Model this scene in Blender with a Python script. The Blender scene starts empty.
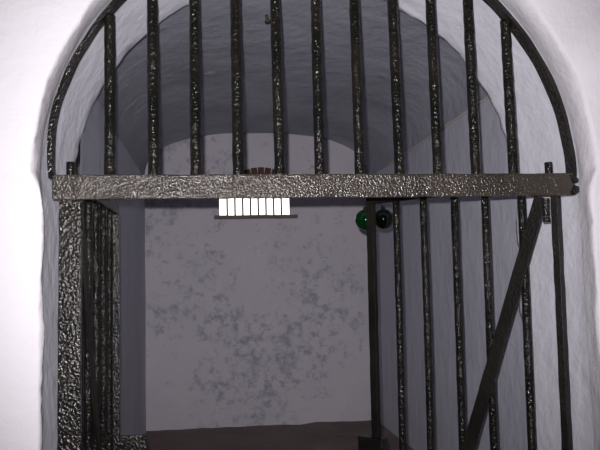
import bpy, bmesh, math, random
from mathutils import Vector, Matrix, noise
random.seed(4)
C = bpy.context.scene
COL = C.collection
PI = math.pi

# ------------------------------------------------------------------ materials
def new_mat(name):
    m = bpy.data.materials.new(name); m.use_nodes = True
    nt = m.node_tree
    return m, nt, nt.nodes['Principled BSDF']

def N(nt, t, **kw):
    n = nt.nodes.new(t)
    for k, v in kw.items():
        if hasattr(n, k): setattr(n, k, v)
        else: n.inputs[k].default_value = v
    return n

def ramp(nt, src, stops):
    r = nt.nodes.new('ShaderNodeValToRGB')
    el = r.color_ramp.elements
    while len(el) < len(stops): el.new(0.5)
    for e, (p, c) in zip(el, stops):
        e.position = p; e.color = (c[0], c[1], c[2], 1)
    nt.links.new(src, r.inputs[0])
    return r

def g(v): return (v, v, v)

def mixc(nt, fac, a, b, mode='MIX'):
    m = nt.nodes.new('ShaderNodeMix'); m.data_type = 'RGBA'; m.blend_type = mode
    if isinstance(fac, (int, float)): m.inputs[0].default_value = fac
    else: nt.links.new(fac, m.inputs[0])
    for i, s in ((6, a), (7, b)):
        if isinstance(s, (tuple, list)): m.inputs[i].default_value = (s[0], s[1], s[2], 1)
        else: nt.links.new(s, m.inputs[i])
    return m.outputs[2]

def plaster(name, base, dirt, scale=3.0, amount=0.5, bump=0.35, rough=0.9, spots=None, stretch=(1, 1, 1), marks=()):
    m, nt, p = new_mat(name)
    tc = N(nt, 'ShaderNodeTexCoord')
    mp = N(nt, 'ShaderNodeMapping'); mp.inputs['Scale'].default_value = stretch
    nt.links.new(tc.outputs['Object'], mp.inputs['Vector'])
    co = mp.outputs['Vector']
    n1 = N(nt, 'ShaderNodeTexNoise'); n1.inputs['Scale'].default_value = scale; n1.inputs['Detail'].default_value = 7; n1.inputs['Roughness'].default_value = 0.62
    nt.links.new(co, n1.inputs['Vector'])
    r1 = ramp(nt, n1.outputs[0], [(0.35, g(0)), (0.68, g(1))])
    mul = N(nt, 'ShaderNodeMath', operation='MULTIPLY'); mul.inputs[1].default_value = amount
    nt.links.new(r1.outputs[0], mul.inputs[0])
    col = mixc(nt, mul.outputs[0], base, dirt)
    if spots:
        scol, sscale, lo, hi, fac = spots
        n2 = N(nt, 'ShaderNodeTexNoise'); n2.inputs['Scale'].default_value = sscale; n2.inputs['Detail'].default_value = 4; n2.inputs['Roughness'].default_value = 0.7
        nt.links.new(tc.outputs['Object'], n2.inputs['Vector'])
        n3 = N(nt, 'ShaderNodeTexNoise'); n3.inputs['Scale'].default_value = 2.3; n3.inputs['Detail'].default_value = 2
        nt.links.new(tc.outputs['Object'], n3.inputs['Vector'])
        a = N(nt, 'ShaderNodeMath', operation='MULTIPLY'); nt.links.new(n2.outputs[0], a.inputs[0])
        r3 = ramp(nt, n3.outputs[0], [(0.35, g(0.8)), (0.65, g(1.15))]); nt.links.new(r3.outputs[0], a.inputs[1])
        r2 = ramp(nt, a.outputs[0], [(lo, g(0)), (hi, g(fac))])
        col = mixc(nt, r2.outputs[0], col, scol)
    for (pos, rad, mc) in marks:          # small stains with a place and shape of their own
        vm = N(nt, 'ShaderNodeVectorMath', operation='DISTANCE'); vm.inputs[1].default_value = pos
        nd = N(nt, 'ShaderNodeTexNoise'); nd.inputs['Scale'].default_value = 60
        nt.links.new(tc.outputs['Object'], nd.inputs['Vector']); nt.links.new(tc.outputs['Object'], vm.inputs[0])
        s = N(nt, 'ShaderNodeMath', operation='MULTIPLY_ADD'); s.inputs[1].default_value = rad * 1.6
        nt.links.new(nd.outputs[0], s.inputs[0]); nt.links.new(vm.outputs['Value'], s.inputs[2])
        rr = ramp(nt, s.outputs[0], [(rad * 1.2, g(1)), (rad * 2.0, g(0))])
        col = mixc(nt, rr.outputs[0], col, mc)
    nt.links.new(col, p.inputs['Base Color'])
    p.inputs['Roughness'].default_value = rough
    nb = N(nt, 'ShaderNodeTexNoise'); nb.inputs['Scale'].default_value = 16; nb.inputs['Detail'].default_value = 9; nb.inputs['Roughness'].default_value = 0.6
    nt.links.new(co, nb.inputs['Vector'])
    b = N(nt, 'ShaderNodeBump'); b.inputs['Strength'].default_value = bump; b.inputs['Distance'].default_value = 0.02
    nt.links.new(nb.outputs[0], b.inputs['Height']); nt.links.new(b.outputs[0], p.inputs['Normal'])
    return m

def iron(name, base, base2, rough=0.3, scale=120, strength=0.6, spec=0.5, dist=0.004):
    """black paint laid thickly over rusty iron: orange-peel lumps that glint"""
    m, nt, p = new_mat(name)
    tc = N(nt, 'ShaderNodeTexCoord')
    n1 = N(nt, 'ShaderNodeTexNoise'); n1.inputs['Scale'].default_value = 9; n1.inputs['Detail'].default_value = 6
    nt.links.new(tc.outputs['Object'], n1.inputs['Vector'])
    r1 = ramp(nt, n1.outputs[0], [(0.4, g(0)), (0.66, g(1))])
    nt.links.new(mixc(nt, r1.outputs[0], base, base2), p.inputs['Base Color'])
    p.inputs['Roughness'].default_value = rough
    p.inputs['Specular IOR Level'].default_value = spec
    n2 = N(nt, 'ShaderNodeTexNoise'); n2.inputs['Scale'].default_value = scale; n2.inputs['Detail'].default_value = 3; n2.inputs['Roughness'].default_value = 0.55
    v = N(nt, 'ShaderNodeTexVoronoi'); v.feature = 'SMOOTH_F1'; v.inputs['Scale'].default_value = scale * 1.1
    for q in (n2, v): nt.links.new(tc.outputs['Object'], q.inputs['Vector'])
    ad = N(nt, 'ShaderNodeMath', operation='ADD')
    nt.links.new(n2.outputs[0], ad.inputs[0]); nt.links.new(v.outputs['Distance'], ad.inputs[1])
    b = N(nt, 'ShaderNodeBump'); b.inputs['Strength'].default_value = strength; b.inputs['Distance'].default_value = dist
    nt.links.new(ad.outputs[0], b.inputs['Height']); nt.links.new(b.outputs[0], p.inputs['Normal'])
    return m

M = {}
M['white'] = plaster('white_limewash', (0.85, 0.815, 0.85), (0.76, 0.72, 0.77), 3.5, 0.35, 0.35)
M['reveal'] = plaster('reveal_bluish_limewash', (0.86, 0.85, 0.92), (0.76, 0.755, 0.84), 4.5, 0.5, 0.35)
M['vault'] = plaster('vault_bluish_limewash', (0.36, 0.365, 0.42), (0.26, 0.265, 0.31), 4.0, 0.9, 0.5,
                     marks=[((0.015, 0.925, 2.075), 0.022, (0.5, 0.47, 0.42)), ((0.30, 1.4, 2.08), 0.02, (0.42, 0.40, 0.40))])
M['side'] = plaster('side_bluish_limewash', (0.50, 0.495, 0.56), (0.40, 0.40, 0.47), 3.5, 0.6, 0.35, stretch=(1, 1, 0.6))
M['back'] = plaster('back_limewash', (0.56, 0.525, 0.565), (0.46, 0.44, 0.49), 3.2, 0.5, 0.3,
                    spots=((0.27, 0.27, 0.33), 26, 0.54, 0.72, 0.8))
M['floor'] = plaster('brown_mud_floor', (0.20, 0.15, 0.135), (0.14, 0.10, 0.095), 6, 0.8, 0.6)
M['skyblock'] = plaster('skyblock_plaster', (0.5, 0.48, 0.5), (0.4, 0.38, 0.4), 2, 0.5, 0.2)
M['iron'] = iron('black_painted_iron', (0.008, 0.007, 0.006), (0.022, 0.018, 0.014), 0.15, 190, 0.72, 0.5, 0.003)
M['iron_smooth'] = iron('smooth_black_painted_iron', (0.007, 0.006, 0.005), (0.014, 0.012, 0.009), 0.5, 170, 0.4, 0.22, 0.002)
M['iron_bar'] = iron('black_painted_round_iron', (0.006, 0.006, 0.005), (0.014, 0.012, 0.009), 0.13, 170, 0.85, 0.28, 0.003)
M['transom'] = iron('dusty_black_painted_iron', (0.050, 0.040, 0.031), (0.032, 0.026, 0.022), 0.16, 235, 0.62, 0.55, 0.003)
M['brick'] = plaster('old_red_brick', (0.10, 0.04, 0.03), (0.05, 0.025, 0.02), 20, 0.8, 0.6)
M['sill'] = plaster('brown_mortar', (0.20, 0.15, 0.125), (0.12, 0.09, 0.08), 15, 0.8, 0.6)
M['cable'] = plaster('beige_cable', (0.55, 0.48, 0.42), (0.42, 0.37, 0.32), 20, 0.5, 0.1)
M['rod'] = iron('dark_rusty_rod', (0.05, 0.035, 0.025), (0.03, 0.02, 0.015), 0.5, 100, 0.3)

mg, nt, p = new_mat('green_glass')
p.inputs['Base Color'].default_value = (0.0, 0.065, 0.011, 1)
p.inputs['Roughness'].default_value = 0.06
p.inputs['Transmission Weight'].default_value = 0.75
p.inputs['IOR'].default_value = 1.5
M['glass'] = mg
mg, nt, p = new_mat('dark_green_glass')
p.inputs['Base Color'].default_value = (0.0005, 0.003, 0.001, 1)
p.inputs['Roughness'].default_value = 0.06
p.inputs['Transmission Weight'].default_value = 0.2
M['glass_dark'] = mg

# ------------------------------------------------------------------ helpers
def link(name, bm, m, parent=None, smooth=False, loc=None):
    me = bpy.data.meshes.new(name)
    bmesh.ops.recalc_face_normals(bm, faces=bm.faces[:])
    bm.to_mesh(me); bm.free()
    if smooth:
        for f in me.polygons: f.use_smooth = True
    me.materials.append(m)
    o = bpy.data.objects.new(name, me); COL.objects.link(o)
    if parent: o.parent = parent
    if loc: o.location = loc
    return o

def tag(o, label=None, cat=None, group=None, kind=None):
    if label: o['label'] = label
    if cat: o['category'] = cat
    if group: o['group'] = group
    if kind: o['kind'] = kind
    return o

def empty(name, loc, rz=0):
    o = bpy.data.objects.new(name, None); COL.objects.link(o)
    o.location = loc; o.rotation_euler = (0, 0, rz); o.empty_display_size = 0.1
    return o

def box(bm, x0, x1, y0, y1, z0, z1, bev=0.002, lump=0.0, cuts=0):
    """bevelled bar; with lump > 0 its faces are slightly uneven"""
    b = bmesh.new()
    bmesh.ops.create_cube(b, size=1)
    bmesh.ops.scale(b, vec=(x1-x0, y1-y0, z1-z0), verts=b.verts)
    bmesh.ops.translate(b, vec=((x0+x1)/2, (y0+y1)/2, (z0+z1)/2), verts=b.verts)
    if cuts:
        d = (x1-x0, y1-y0, z1-z0); ax = d.index(max(d))
        es = [e for e in b.edges if abs(abs((e.verts[1].co-e.verts[0].co)[ax]) - d[ax]) < 1e-6]
        bmesh.ops.subdivide_edges(b, edges=es, cuts=cuts)
    if bev:
        bmesh.ops.bevel(b, geom=[e for e in b.edges if len(e.link_faces) == 2 and e.calc_face_angle() > 0.5], offset=bev, segments=2, affect='EDGES', profile=0.6)
    if lump:
        for v in b.verts:
            n = noise.noise_vector(v.co * 28)
            v.co += n * lump
    me = bpy.data.meshes.new('t'); b.to_mesh(me); b.free(); bm.from_mesh(me); bpy.data.meshes.remove(me)

def tube(bm, pts, r, seg=12, wob=0.0, caps=True):
    """round bar through pts, radius wobbling a little like hand-painted iron"""
    rings = []
    pts = [Vector(q) for q in pts]
    for i, q in enumerate(pts):
        d = (pts[min(i+1, len(pts)-1)] - pts[max(i-1, 0)]).normalized()
        a = d.orthogonal().normalized() if abs(d.z) < 0.9 else Vector((1, 0, 0))
        a = (a - d*a.dot(d)).normalized(); b2 = d.cross(a)
        ring = []
        for k in range(seg):
            t = 2*PI*k/seg
            rr = r * (1 + wob * noise.noise(Vector((q.x*40+math.cos(t), q.y*40+math.sin(t), q.z*40))))
            ring.append(bm.verts.new(q + a*math.cos(t)*rr + b2*math.sin(t)*rr))
        rings.append(ring)
    for u, v in zip(rings, rings[1:]):
        for k in range(seg):
            bm.faces.new((u[k], u[(k+1) % seg], v[(k+1) % seg], v[k]))
    if caps:
        bm.faces.new(rings[0][::-1]); bm.faces.new(rings[-1])

def bar_pts(x, y, z0, z1, n=60, sway=0.0012, seed=0):
    return [(x + sway*noise.noise(Vector((seed, 0, z0+(z1-z0)*i/n*2.2))), y + sway*noise.noise(Vector((seed, 7, z0+(z1-z0)*i/n*2.2))), z0+(z1-z0)*i/n) for i in range(n+1)]

# ------------------------------------------------------------------ measured layout (metres)
CX, CZ, RAD = 0.234, 1.563, 0.541       # centre and radius of the arched opening
YF, YB = -0.08, 0.275                   # front face of the wall and the cell side of it
CL, CR = -0.292, 0.786                  # side walls of the cell
YE = 1.865                              # back wall
ZS, ZV = 1.86, 2.086                    # spring line and crown of the vault
LEDGE, YL = 0.70, 1.10                  # raised platform

# ------------------------------------------------------------------ front wall with arched opening
def opening_profile(y, off, seed):
    """points left foot -> arch -> right foot; off = extra half-width"""
    pts = []
    nj, na = 90, 140
    arc_r = RAD + off
    jam = 0.524 + off
    if y > YF + 0.03: jam += 0.012
    for i in range(nj):
        z = CZ * i / nj
        k = max(0.0, (z-(CZ-0.06))/0.06); k = k*k
        pts.append([CX - (jam*(1-k) + arc_r*k), z, -1, 0])
    for i in range(na+1):
        t = PI - PI*i/na
        pts.append([CX + arc_r*math.cos(t), CZ + arc_r*math.sin(t), math.cos(t), math.sin(t)])
    for i in range(nj-1, -1, -1):
        z = CZ * i / nj
        k = max(0.0, (z-(CZ-0.06))/0.06); k = k*k
        pts.append([CX + (jam*(1-k) + arc_r*k), z, 1, 0])
    return pts

def build_front_wall():
    bm = bmesh.new()
    rows = []
    specs = [(YF, 0.007, 0.002, 10), (YF+0.002, 0.003, 0.004, 14), (YF+0.010, 0.0005, 0.0045, 16), (YF+0.04, 0.0, 0.003, 12), (YF+0.062, 0.003, 0.002, 9), (YF+0.075, 0.006, 0.0012, 8),
             (0.0, 0.007, 0.001, 8), (0.03, 0.006, 0.001, 8), (0.07, 0.006, 0.0015, 8), (0.11, 0.004, 0.0015, 7), (0.15, 0.003, 0.002, 6), (0.19, 0.001, 0.002, 6), (0.23, 0.0, 0.002, 6), (0.262, -0.001, 0.002, 8)]
    for (y, off, amp, fr) in specs:
        row = []
        for (x, z, nx, nz) in opening_profile(y, off, 0):
            d = amp * noise.noise(Vector((x*fr, y*fr*1.5, z*fr))) + amp*0.6*noise.noise(Vector((x*fr*4, y*30, z*fr*4)))
            row.append(bm.verts.new((x + nx*d, y, z + nz*d)))
        rows.append(row)
    # ragged plaster edge on the cell side
    row = []
    for (x, z, nx, nz) in opening_profile(YB, 0.0, 0):
        j = noise.noise(Vector((x*7, 3.1, z*7)))*0.007 + noise.noise(Vector((x*24, 9.1, z*24)))*0.010
        jy = noise.noise(Vector((x*9, 33.1, z*9)))*0.01 + noise.noise(Vector((x*30, 5, z*30)))*0.008
        row.append(bm.verts.new((x + nx*j, YB + jy, z + nz*j)))
    rows.append(row)
    # back to the inside face
    row = []
    for (x, z, nx, nz) in opening_profile(YB, 0.012, 0):
        row.append(bm.verts.new((x, YB+0.004, z)))
    rows.append(row)
    for u, v in zip(rows, rows[1:]):
        for k in range(len(u)-1):
            bm.faces.new((u[k], u[k+1], v[k+1], v[k]))
    # outer sheets, front and cell side
    def sheet(inner, y, x0, x1, z1):
        outer = []
        n = len(inner)
        for v in inner:
            x, z = v.co.x, v.co.z
            if z < CZ: ox, oz = (x0 if x < CX else x1), z
            else:
                dx, dz = x-CX, z-CZ
                s = 1e9
                if dx < -1e-9: s = min(s, (x0-CX)/dx)
                if dx > 1e-9: s = min(s, (x1-CX)/dx)
                if dz > 1e-9: s = min(s, (z1-CZ)/dz)
                ox, oz = CX+dx*s, CZ+dz*s
            outer.append((ox, oz))
        prev = inner
        for t in (0.12, 0.35, 0.65, 1.0):
            cur = [bm.verts.new((v.co.x + (o[0]-v.co.x)*t, y, v.co.z + (o[1]-v.co.z)*t)) for v, o in zip(inner, outer)]
            for k in range(n-1):
                bm.faces.new((prev[k], prev[k+1], cur[k+1], cur[k]))
            prev = cur
        # corners
        return prev
    a = sheet(rows[0], YF, -1.6, 2.2, 2.7)
    b = sheet(rows[-1], YB+0.004, -1.6, 2.2, 2.7)
    for ring, y in ((a, YF), (b, YB+0.004)):
        # fill the two top corners left by the fan
        for cx in (-1.6, 2.2):
            idx = [i for i, v in enumerate(ring) if v.co.z > CZ]
            c = bm.verts.new((cx, y, 2.7))
            for i in idx:
                if i+1 >= len(ring): continue
                p0, p1 = ring[i].co, ring[i+1].co
                onside = lambda q: abs(q.x-cx) < 1e-4
                ontop = lambda q: abs(q.z-2.7) < 1e-4
                if (onside(p0) and ontop(p1)) or (ontop(p0) and onside(p1)):
                    bm.faces.new((ring[i], ring[i+1], c))
    o = link('wall_front', bm, M['white'], smooth=True)
    o.data.materials.append(M['reveal'])
    for f in o.data.polygons:
        if f.center.y > YF+0.07: f.material_index = 1
    tag(o, kind='structure')
    return o
build_front_wall()

# ------------------------------------------------------------------ the cell: sides, vault, back, floor
def vault_z(x):
    c = (CL+CR)/2; a = (CR-CL)/2
    u = min(1.0, abs((x-c)/a))
    return ZS + (ZV-ZS) * max(0.0, 1-u**2.6)**(1/2.6)

def grid(name, m, fn, nu, nv, amp=0.003, fr=6, normal=(0, 0, 1)):
    bm = bmesh.new()
    vs = []
    for i in range(nu+1):
        r = []
        for j in range(nv+1):
            p = Vector(fn(i/nu, j/nv))
            p += Vector(normal) * amp * noise.noise(p*fr) 
            r.append(bm.verts.new(p))
        vs.append(r)
    for i in range(nu):
        for j in range(nv):
            bm.faces.new((vs[i][j], vs[i+1][j], vs[i+1][j+1], vs[i][j+1]))
    o = link(name, bm, m, smooth=True)
    tag(o, kind='structure')
    return o
Y0 = YB + 0.002
grid('wall_left', M['side'], lambda u, v: (CL, Y0+(YE-Y0)*u, ZS*v), 50, 50, 0.003, 5, (1, 0, 0))
grid('wall_right', M['side'], lambda u, v: (CR, Y0+(YE-Y0)*u, ZS*v), 50, 50, 0.003, 5, (1, 0, 0))
def vf(u, v):
    # v runs over the span by angle so that the shoulders are smooth
    t = PI*(1-v); c = (CL+CR)/2; a = (CR-CL)/2
    n = 2.6
    x = c + a*math.copysign(abs(math.cos(t))**(2/n), math.cos(t))
    z = ZS + (ZV-ZS)*abs(math.sin(t))**(2/n)
    return (x, Y0+(YE-Y0)*u, z)
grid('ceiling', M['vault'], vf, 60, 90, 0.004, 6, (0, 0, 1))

# back wall with an arched vent hole
HX0, HX1, HZ0, HZ1, HRISE = 0.056, 0.392, 1.686, 1.862, 0.0
def build_back():
    bm = bmesh.new()
    xs = [CL-0.02, HX0, HX1, CR+0.02]
    def sub(x0, x1, z0, z1, top=None, n=14):
        vs = []
        for i in range(n+1):
            x = x0+(x1-x0)*i/n; r = []
            for j in range(n+1):
                zt = z1 if top is None else top(x)
                r.append(bm.verts.new((x, YE + 0.002*noise.noise(Vector((x*5, 0, (z0+(zt-z0)*j/n)*5))) * (0 if i in (0, n) or j in (0, n) else 1), z0+(zt-z0)*j/n)))
            vs.append(r)
        for i in range(n):
            for j in range(n): bm.faces.new((vs[i][j], vs[i+1][j], vs[i+1][j+1], vs[i][j+1]))
    top = lambda x: 2.14
    sub(CL-0.02, HX0, 0, HZ0); sub(HX0, HX1, 0, HZ0); sub(HX1, CR+0.02, 0, HZ0)
    sub(CL-0.02, HX0, HZ0, HZ1); sub(HX1, CR+0.02, HZ0, HZ1)
    sub(CL-0.02, HX0, HZ1, 2.14); sub(HX0, HX1, HZ1, 2.14); sub(HX1, CR+0.02, HZ1, 2.14)
    bmesh.ops.remove_doubles(bm, verts=bm.verts, dist=0.0005)
    # reveal of the hole through the thickness of the wall
    q = [(HX0, HZ0), (HX1, HZ0), (HX1, HZ1), (HX0, HZ1)]
    q2 = [(HX0-0.02, HZ0), (HX1+0.035, HZ0), (HX1+0.035, HZ1+0.05), (HX0-0.02, HZ1+0.05)]
    d = 0.22
    for i in range(4):
        a, b = q[i], q[(i+1) % 4]; a2, b2 = q2[i], q2[(i+1) % 4]
        vs = [bm.verts.new(v) for v in ((a[0], YE, a[1]), (b[0], YE, b[1]), (b2[0], YE+d, b2[1]), (a2[0], YE+d, a2[1]))]
        bm.faces.new(vs)
    # outer face of the wall so that no sky slips round it
    for (x0, x1, z0, z1) in ((CL-0.5, HX0-0.02, -0.1, 2.7), (HX1+0.035, CR+0.5, -0.1, 2.7), (HX0-0.02, HX1+0.035, -0.1, HZ0), (HX0-0.02, HX1+0.035, HZ1+0.05, 2.7)):
        bm.faces.new([bm.verts.new(v) for v in ((x0, YE+d, z0), (x1, YE+d, z0), (x1, YE+d, z1), (x0, YE+d, z1))])
    o = link('wall_back', bm, M['back'], smooth=False)
    tag(o, kind='structure')
build_back()

grid('floor', M['floor'], lambda u, v: (-1.6+3.8*u, -2.8+(YE+2.8)*v, 0), 60, 60, 0.004, 4)

def build_ledge():
    bm = bmesh.new()
    n = 40
    vs = []
    for i in range(n+1):
        x = CL + (CR-CL)*i/n; r = []
        for j in range(n+1):
            y = YL + (YE-YL)*j/n
            z = LEDGE + 0.006*noise.noise(Vector((x*6, y*6, 0))) - 0.006*(x-CL)
            if j == n: z += 0.006*noise.noise(Vector((x*11, 4, 0)))
            r.append(bm.verts.new((x, y, z)))
        vs.append(r)
    for i in range(n):
        for j in range(n): bm.faces.new((vs[i][j], vs[i+1][j], vs[i+1][j+1], vs[i][j+1]))
    lo = [bm.verts.new((CL+(CR-CL)*i/n, YL, 0.0)) for i in range(n+1)]
    for i in range(n): bm.faces.new((lo[i], lo[i+1], vs[i+1][0], vs[i][0]))
    o = link('trim_1', bm, M['floor'], smooth=False)
    tag(o, 'brown mud-plastered raised platform across the back of the cell', kind='structure')
build_ledge()

# unseen walls and ceiling, added to keep sky light off the viewer's side
def quad(name, vs, m):
    bm = bmesh.new(); bm.faces.new([bm.verts.new(v) for v in vs])
    bmesh.ops.subdivide_edges(bm, edges=bm.edges[:], cuts=3, use_grid_fill=True)
    return tag(link(name, bm, m), kind='structure')
quad('wall_skyblock_left', [(-1.6, -2.8, 0), (-1.6, YF, 0), (-1.6, YF, 2.7), (-1.6, -2.8, 2.7)], M['skyblock'])
quad('wall_skyblock_right', [(2.2, -2.8, 0), (2.2, YF, 0), (2.2, YF, 2.7), (2.2, -2.8, 2.7)], M['skyblock'])
quad('wall_skyblock_rear', [(-1.6, -2.8, 0), (2.2, -2.8, 0), (2.2, -2.8, 2.7), (-1.6, -2.8, 2.7)], M['skyblock'])
quad('ceiling_skyblock', [(-1.6, -2.8, 2.7), (2.2, -2.8, 2.7), (2.2, YE+0.22, 2.7), (-1.6, YE+0.22, 2.7)], M['skyblock'])
for nm, x in (('wall_outer_left', -1.6), ('wall_outer_right', 2.2)):
    quad(nm, [(x, YB, 0), (x, YE+0.22, 0), (x, YE+0.22, 2.7), (x, YB, 2.7)], M['skyblock'])
quad('wall_outer_back_left', [(-1.6, YE+0.22, 0), (CL-0.45, YE+0.22, 0), (CL-0.45, YE+0.22, 2.7), (-1.6, YE+0.22, 2.7)], M['skyblock'])
quad('wall_outer_back_right', [(CR+0.45, YE+0.22, 0), (2.2, YE+0.22, 0), (2.2, YE+0.22, 2.7), (CR+0.45, YE+0.22, 2.7)], M['skyblock'])

# ------------------------------------------------------------------ vent in the back wall
def build_vent():
    root = empty('wall_vent', ((HX0+HX1)/2, YE, HZ0))
    tag(root, 'small barred vent high in the back wall, daylight glaring through, red brick arch above', 'vent')
    ox, oy, oz = root.location
    n = 8
    pitch = (HX1-HX0)/9
    for i in range(n):
        bm = bmesh.new()
        x = HX0 + pitch*(i+1) - ox
        tube(bm, [(x, 0.012, -0.004), (x, 0.012, (HZ1-HZ0)/2), (x, 0.012, HZ1-HZ0+0.004)], 0.0042, 8)
        link('rod', bm, M['rod'], root, True)
    # brick arch: voussoirs side by side, standing a little proud of the plaster
    bm = bmesh.new()
    cxa = 0.258 - ox; half = 0.145; rise = 0.058
    R = (half*half + rise*rise)/(2*rise); zc = (HZ1 + 0.055) - oz - R
    nb = 9; am = math.asin(half/R)
    for i in range(nb):
        t = -am + 2*am*(i+0.5)/nb
        b2 = bmesh.new()
        w = 2*am/nb*R*0.82
        h = 0.06 if abs(t) < am*0.75 else 0.045
        box(b2, -w/2, w/2, -0.012, 0.03, R-h, R, 0.002, 0.002, 3)
        mt = Matrix.Translation((cxa, 0, zc)) @ Matrix.Rotation(t, 4, 'Y')
        bmesh.ops.transform(b2, matrix=mt, verts=b2.verts)
        me = bpy.data.meshes.new('t'); b2.to_mesh(me); b2.free(); bm.from_mesh(me); bpy.data.meshes.remove(me)
    link('brick_arch', bm, M['brick'], root)
    bm = bmesh.new()
    box(bm, 0.030-ox, 0.432-ox, -0.010, 0.06, -0.018, 0.0, 0.003, 0.002, 12)
    link('sill', bm, M['sill'], root)
build_vent()

# ------------------------------------------------------------------ arched grille
AX, AZ, AR = 0.233, 1.560, 0.5425
ZT, ZB = 1.5680, 1.5205
def build_grille():
    root = empty('arched_grille', (AX, 0, ZB))
    tag(root, 'black painted iron half-round grille filling the arch above the gate', 'grille')
    ox, oz = AX, ZB
    # bent flat bar of the arch
    bm = bmesh.new(); n = 120; rings = []
    za = math.asin((ZT-0.006-AZ)/AR)
    for i in range(n+1):
        t = PI - za - (PI-2*za)*i/n
        ring = []
        for (dr, y) in ((0, -0.010), (0, 0.019), (-0.0085, 0.019), (-0.0085, -0.010)):
            r = AR + dr + 0.0018*noise.noise(Vector((t*9, y*20, dr*100)))
            zz = r*math.sin(t)
            inn = 0.013*max(0.0, 1-zz/0.16)**1.5 if t > PI/2 else 0.003*max(0.0, 1-zz/0.16)
            inn *= 1 if t > PI/2 else -1
            ring.append(bm.verts.new((AX-ox + r*math.cos(t) + inn, y, AZ-oz + zz)))
        rings.append(ring)
    for u, v in zip(rings, rings[1:]):
        for k in range(4): bm.faces.new((u[k], u[(k+1) % 4], v[(k+1) % 4], v[k]))
    bm.faces.new(rings[0]); bm.faces.new(rings[-1][::-1])
    link('arch_frame', bm, M['iron'], root)
    bm = bmesh.new()
    box(bm, -0.290-ox, 0.764-ox, -0.012, 0.0, 0, ZT-ZB, 0.003, 0.0012, 70)
    tr = link('transom', bm, M['transom'], root)
    # lumpy weld where the arch lands on the right end of the transom
    for k, (x, z, s) in enumerate(((0.764, 0.036, 0.011), (0.765, 0.012, 0.012), (-0.292, 0.046, 0.007))):
        bm = bmesh.new(); bmesh.ops.create_icosphere(bm, subdivisions=3, radius=s)
        for v in bm.verts: v.co *= 1 + 0.5*noise.noise(v.co*90 + Vector((k, 0, 0)))
        for v in bm.verts: v.co.y *= 0.8
        bmesh.ops.translate(bm, vec=(x-ox, -0.008, z), verts=bm.verts)
        link('weld', bm, M['iron'], root, True)
    for i in range(11):
        x = -0.1869 + i*0.08281
        zt = AZ + math.sqrt((AR-0.012)**2 - (x-AX)**2)
        bm = bmesh.new()
        tube(bm, [(q[0]-ox, q[1], q[2]-oz) for q in bar_pts(x, 0.0095, ZT-0.03, zt+0.006, 70, 0.0015, i)], 0.0108, 12, 0.10)
        link('bar', bm, M['iron_bar'], root, True)
build_grille()

# ------------------------------------------------------------------ gate leaves
LZ0, LZ1 = 0.07, 1.575
def build_leaf(origin, ang, side, label, left, tilt):
    root = empty('gate_leaf', (origin[0], origin[1], 0), ang)
    px = 0 if left else 0.012
    root.rotation_euler.y = tilt
    tag(root, label, 'gate', 'iron gate leaves')
    def add(name, bm, m=M['iron'], smooth=False, par=None): return link(name, bm, m, par or root, smooth)
    b = bmesh.new()
    if left: box(b, -0.006, 0.008, -0.021, 0.021, LZ0, 1.548, 0.002, 0.0012, 80)
    else: box(b, -0.008, 0.008, -0.010, 0.010, LZ0, 1.548, 0.002, 0.0012, 80)
    add('hinge_stile', b, M['iron'] if left else M['iron_smooth'])
    # pivot pin passing up behind the transom
    b = bmesh.new()
    tube(b, bar_pts(px, 0, 1.535, 1.597, 12, 0, 0), 0.0082, 14, 0.06); add('pivot_pin', b, M['iron'], True)
    b = bmesh.new()
    if left: box(b, 0.484, 0.496, -0.012, 0.012, LZ0, 1.548, 0.002, 0.0012, 80)
    else: box(b, 0.473, 0.496, -0.006, 0.006, LZ0, 1.548, 0.002, 0.0012, 80)
    add('latch_stile', b, M['iron'] if left else M['iron_smooth'])
    b = bmesh.new(); box(b, 0.008, 0.494, -0.009, 0.009, 1.548, LZ1-0.004, 0.002, 0.001, 30); add('top_rail', b, M['iron_smooth'])
    b = bmesh.new(); box(b, 0.008, 0.484, -0.006, 0.006, LZ0+0.01, LZ0+0.045, 0.002, 0.001, 30); add('bottom_rail', b)
    for k, x in enumerate((0.075, 0.162, 0.240, 0.325, 0.405)):
        b = bmesh.new()
        tube(b, bar_pts(x, 0, LZ0+0.04, 1.552, 90, 0.0014, 20+k+50*left), 0.0092, 12, 0.10); add('bar', b, M['iron_bar'], True)
    # diagonal brace on the front of the leaf
    b = bmesh.new()
    p0 = Vector((0.026, 0, 1.522)); p1 = Vector((0.462, 0, 0.266)); d = (p1-p0); L = d.length
    box(b, -0.0145, 0.0145, 0.0100, 0.0155, 0, L, 0.001, 0.001, 60)
    a = math.atan2(d.x, -d.z)
    bmesh.ops.transform(b, matrix=Matrix.Translation(p0) @ Matrix.Rotation(PI - a, 4, 'Y'), verts=b.verts)
    if side < 0: bmesh.ops.scale(b, vec=(1, -1, 1), verts=b.verts)
    add('brace', b, M['iron_smooth'])
    # latch box half way up
    b = bmesh.new()
    if left:
        box(b, 0.487, 0.500, -0.080, 0.016, 0.85, 0.972, 0.005, 0.003, 6)
    else: box(b, 0.456, 0.536, -0.013, 0.013, 0.84, 0.950, 0.005, 0.003, 6)
    add('latch_box', b)
    # hinge knuckle near the top
    b = bmesh.new()
    for i in range(4):
        tube(b, [(0.003+px, side*0.016, 1.466+i*0.0135), (0.003+px, side*0.016, 1.4775+i*0.0135)], 0.0075, 12, 0.1)
    add('hinge_knuckle', b)
    return root
build_leaf((0.7215, 0.031), math.radians(130), 1, 'right leaf of the black iron gate, swung half open, diagonal brace in view', False, -0.014)
build_leaf((-0.2615, 0.017), math.radians(88.0), -1, 'left leaf of the black iron gate, folded straight back and seen edge-on', True, 0)

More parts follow.
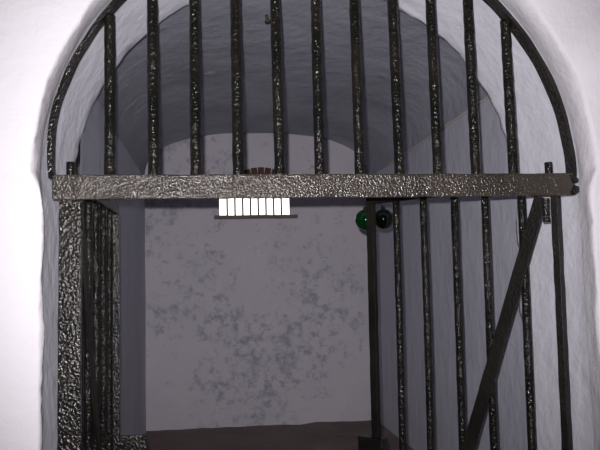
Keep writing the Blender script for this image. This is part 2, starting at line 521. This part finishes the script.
# ------------------------------------------------------------------ green glass balls by the latch stile
def ball(c, r, m, label, hook):
    root = empty('glass_ball', (c[0], c[1], c[2]-r))
    tag(root, label, 'glass ball')
    bm = bmesh.new(); bmesh.ops.create_uvsphere(bm, u_segments=40, v_segments=24, radius=r)
    bmesh.ops.translate(bm, vec=(0, 0, r), verts=bm.verts)
    link('glass_globe', bm, m, root, True)
    bm = bmesh.new(); tube(bm, [(0, 0, 2*r-0.002), (0, 0, 2*r+0.006)], 0.006, 14); link('cap', bm, M['iron'], root, True)
    bm = bmesh.new(); h = Vector(hook) - root.location
    s = Vector((0, 0, 2*r+0.006))
    tube(bm, [s, s.lerp(h, 0.5)+Vector((0, 0, 0.006)), h], 0.0015, 6); link('wire', bm, M['iron'], root, True)
ball((0.426, 0.454, 1.5195), 0.0290, M['glass'], 'brighter green glass ball behind the gate leaf top, left one of the pair', (0.418, 0.394, 1.577))
ball((0.484, 0.486, 1.5245), 0.0285, M['glass_dark'], 'nearly black green glass ball with a white glint, right one of the pair', (0.424, 0.388, 1.577))

# rusty nail stub in the vault
bm = bmesh.new()
tube(bm, [(0, 0, 0.014), (0.001, -0.002, 0.0), (0.003, -0.006, -0.018)], 0.0045, 8)
tube(bm, [(0.003, -0.006, -0.018), (0.0035, -0.007, -0.022)], 0.0085, 10)
tag(link('nail', bm, M['rod'], smooth=True, loc=(0.166, 0.447, vault_z(0.166)-0.002)), 'rusty brown nail stub sticking out of the vault near its crown', 'nail')

# beige cable along the spring of the vault
bm = bmesh.new()
tube(bm, [(CR-0.005+0.001*noise.noise(Vector((i, 0, 0))), 0.30+1.2*i/30, ZS-0.002+0.003*noise.noise(Vector((i*0.4, 5, 0)))) for i in range(31)], 0.0035, 8)
tag(link('cable', bm, M['cable'], smooth=True), 'thin beige cable running along the right side of the vault', 'cable')

# ------------------------------------------------------------------ camera, flash, daylight
YAW, PITCH, ROLL, F = 0.1388, 0.089, 0.0263, 662.764
fw = Vector((math.sin(YAW)*math.cos(PITCH), math.cos(YAW)*math.cos(PITCH), math.sin(PITCH)))
rt = Vector((math.cos(YAW), -math.sin(YAW), 0)); up = rt.cross(fw)
r2 = rt*math.cos(ROLL) - up*math.sin(ROLL); u2 = up*math.cos(ROLL) + rt*math.sin(ROLL)
cam = bpy.data.cameras.new('camera'); co = bpy.data.objects.new('camera', cam); COL.objects.link(co)
mw = Matrix((r2, u2, -fw)).transposed().to_4x4(); mw.translation = (0, -1.3, 1.35)
co.matrix_world = mw
cam.sensor_width = 36; cam.lens = F/600*36; cam.clip_start = 0.02
C.camera = co

# the camera's own flash, just above and left of its lens
la = bpy.data.lights.new('camera_flash', 'SPOT'); la.shadow_soft_size = 0.006; la.spot_size = math.radians(85); la.spot_blend = 1.0
la.energy = 104; la.color = (1.0, 0.97, 1.0)
lo = bpy.data.objects.new('camera_flash', la); COL.objects.link(lo)
ml = Matrix((r2, u2, -fw)).transposed().to_4x4(); ml.translation = Vector((0, -1.3, 1.35)) + u2*0.031 - r2*0.016 + fw*0.01
ml = ml @ Matrix.Rotation(math.radians(2.5), 4, 'X')   # the flash head points a touch upward
lo.matrix_world = ml

w = bpy.data.worlds.new('sky'); C.world = w; w.use_nodes = True
bg = w.node_tree.nodes['Background']; bg.inputs[0].default_value = (1.0, 0.98, 0.95, 1); bg.inputs[1].default_value = 2.2

C.view_settings.view_transform = 'Standard'; C.view_settings.look = 'None'
C.view_settings.exposure = 0; C.view_settings.gamma = 1; C.view_settings.use_curve_mapping = False
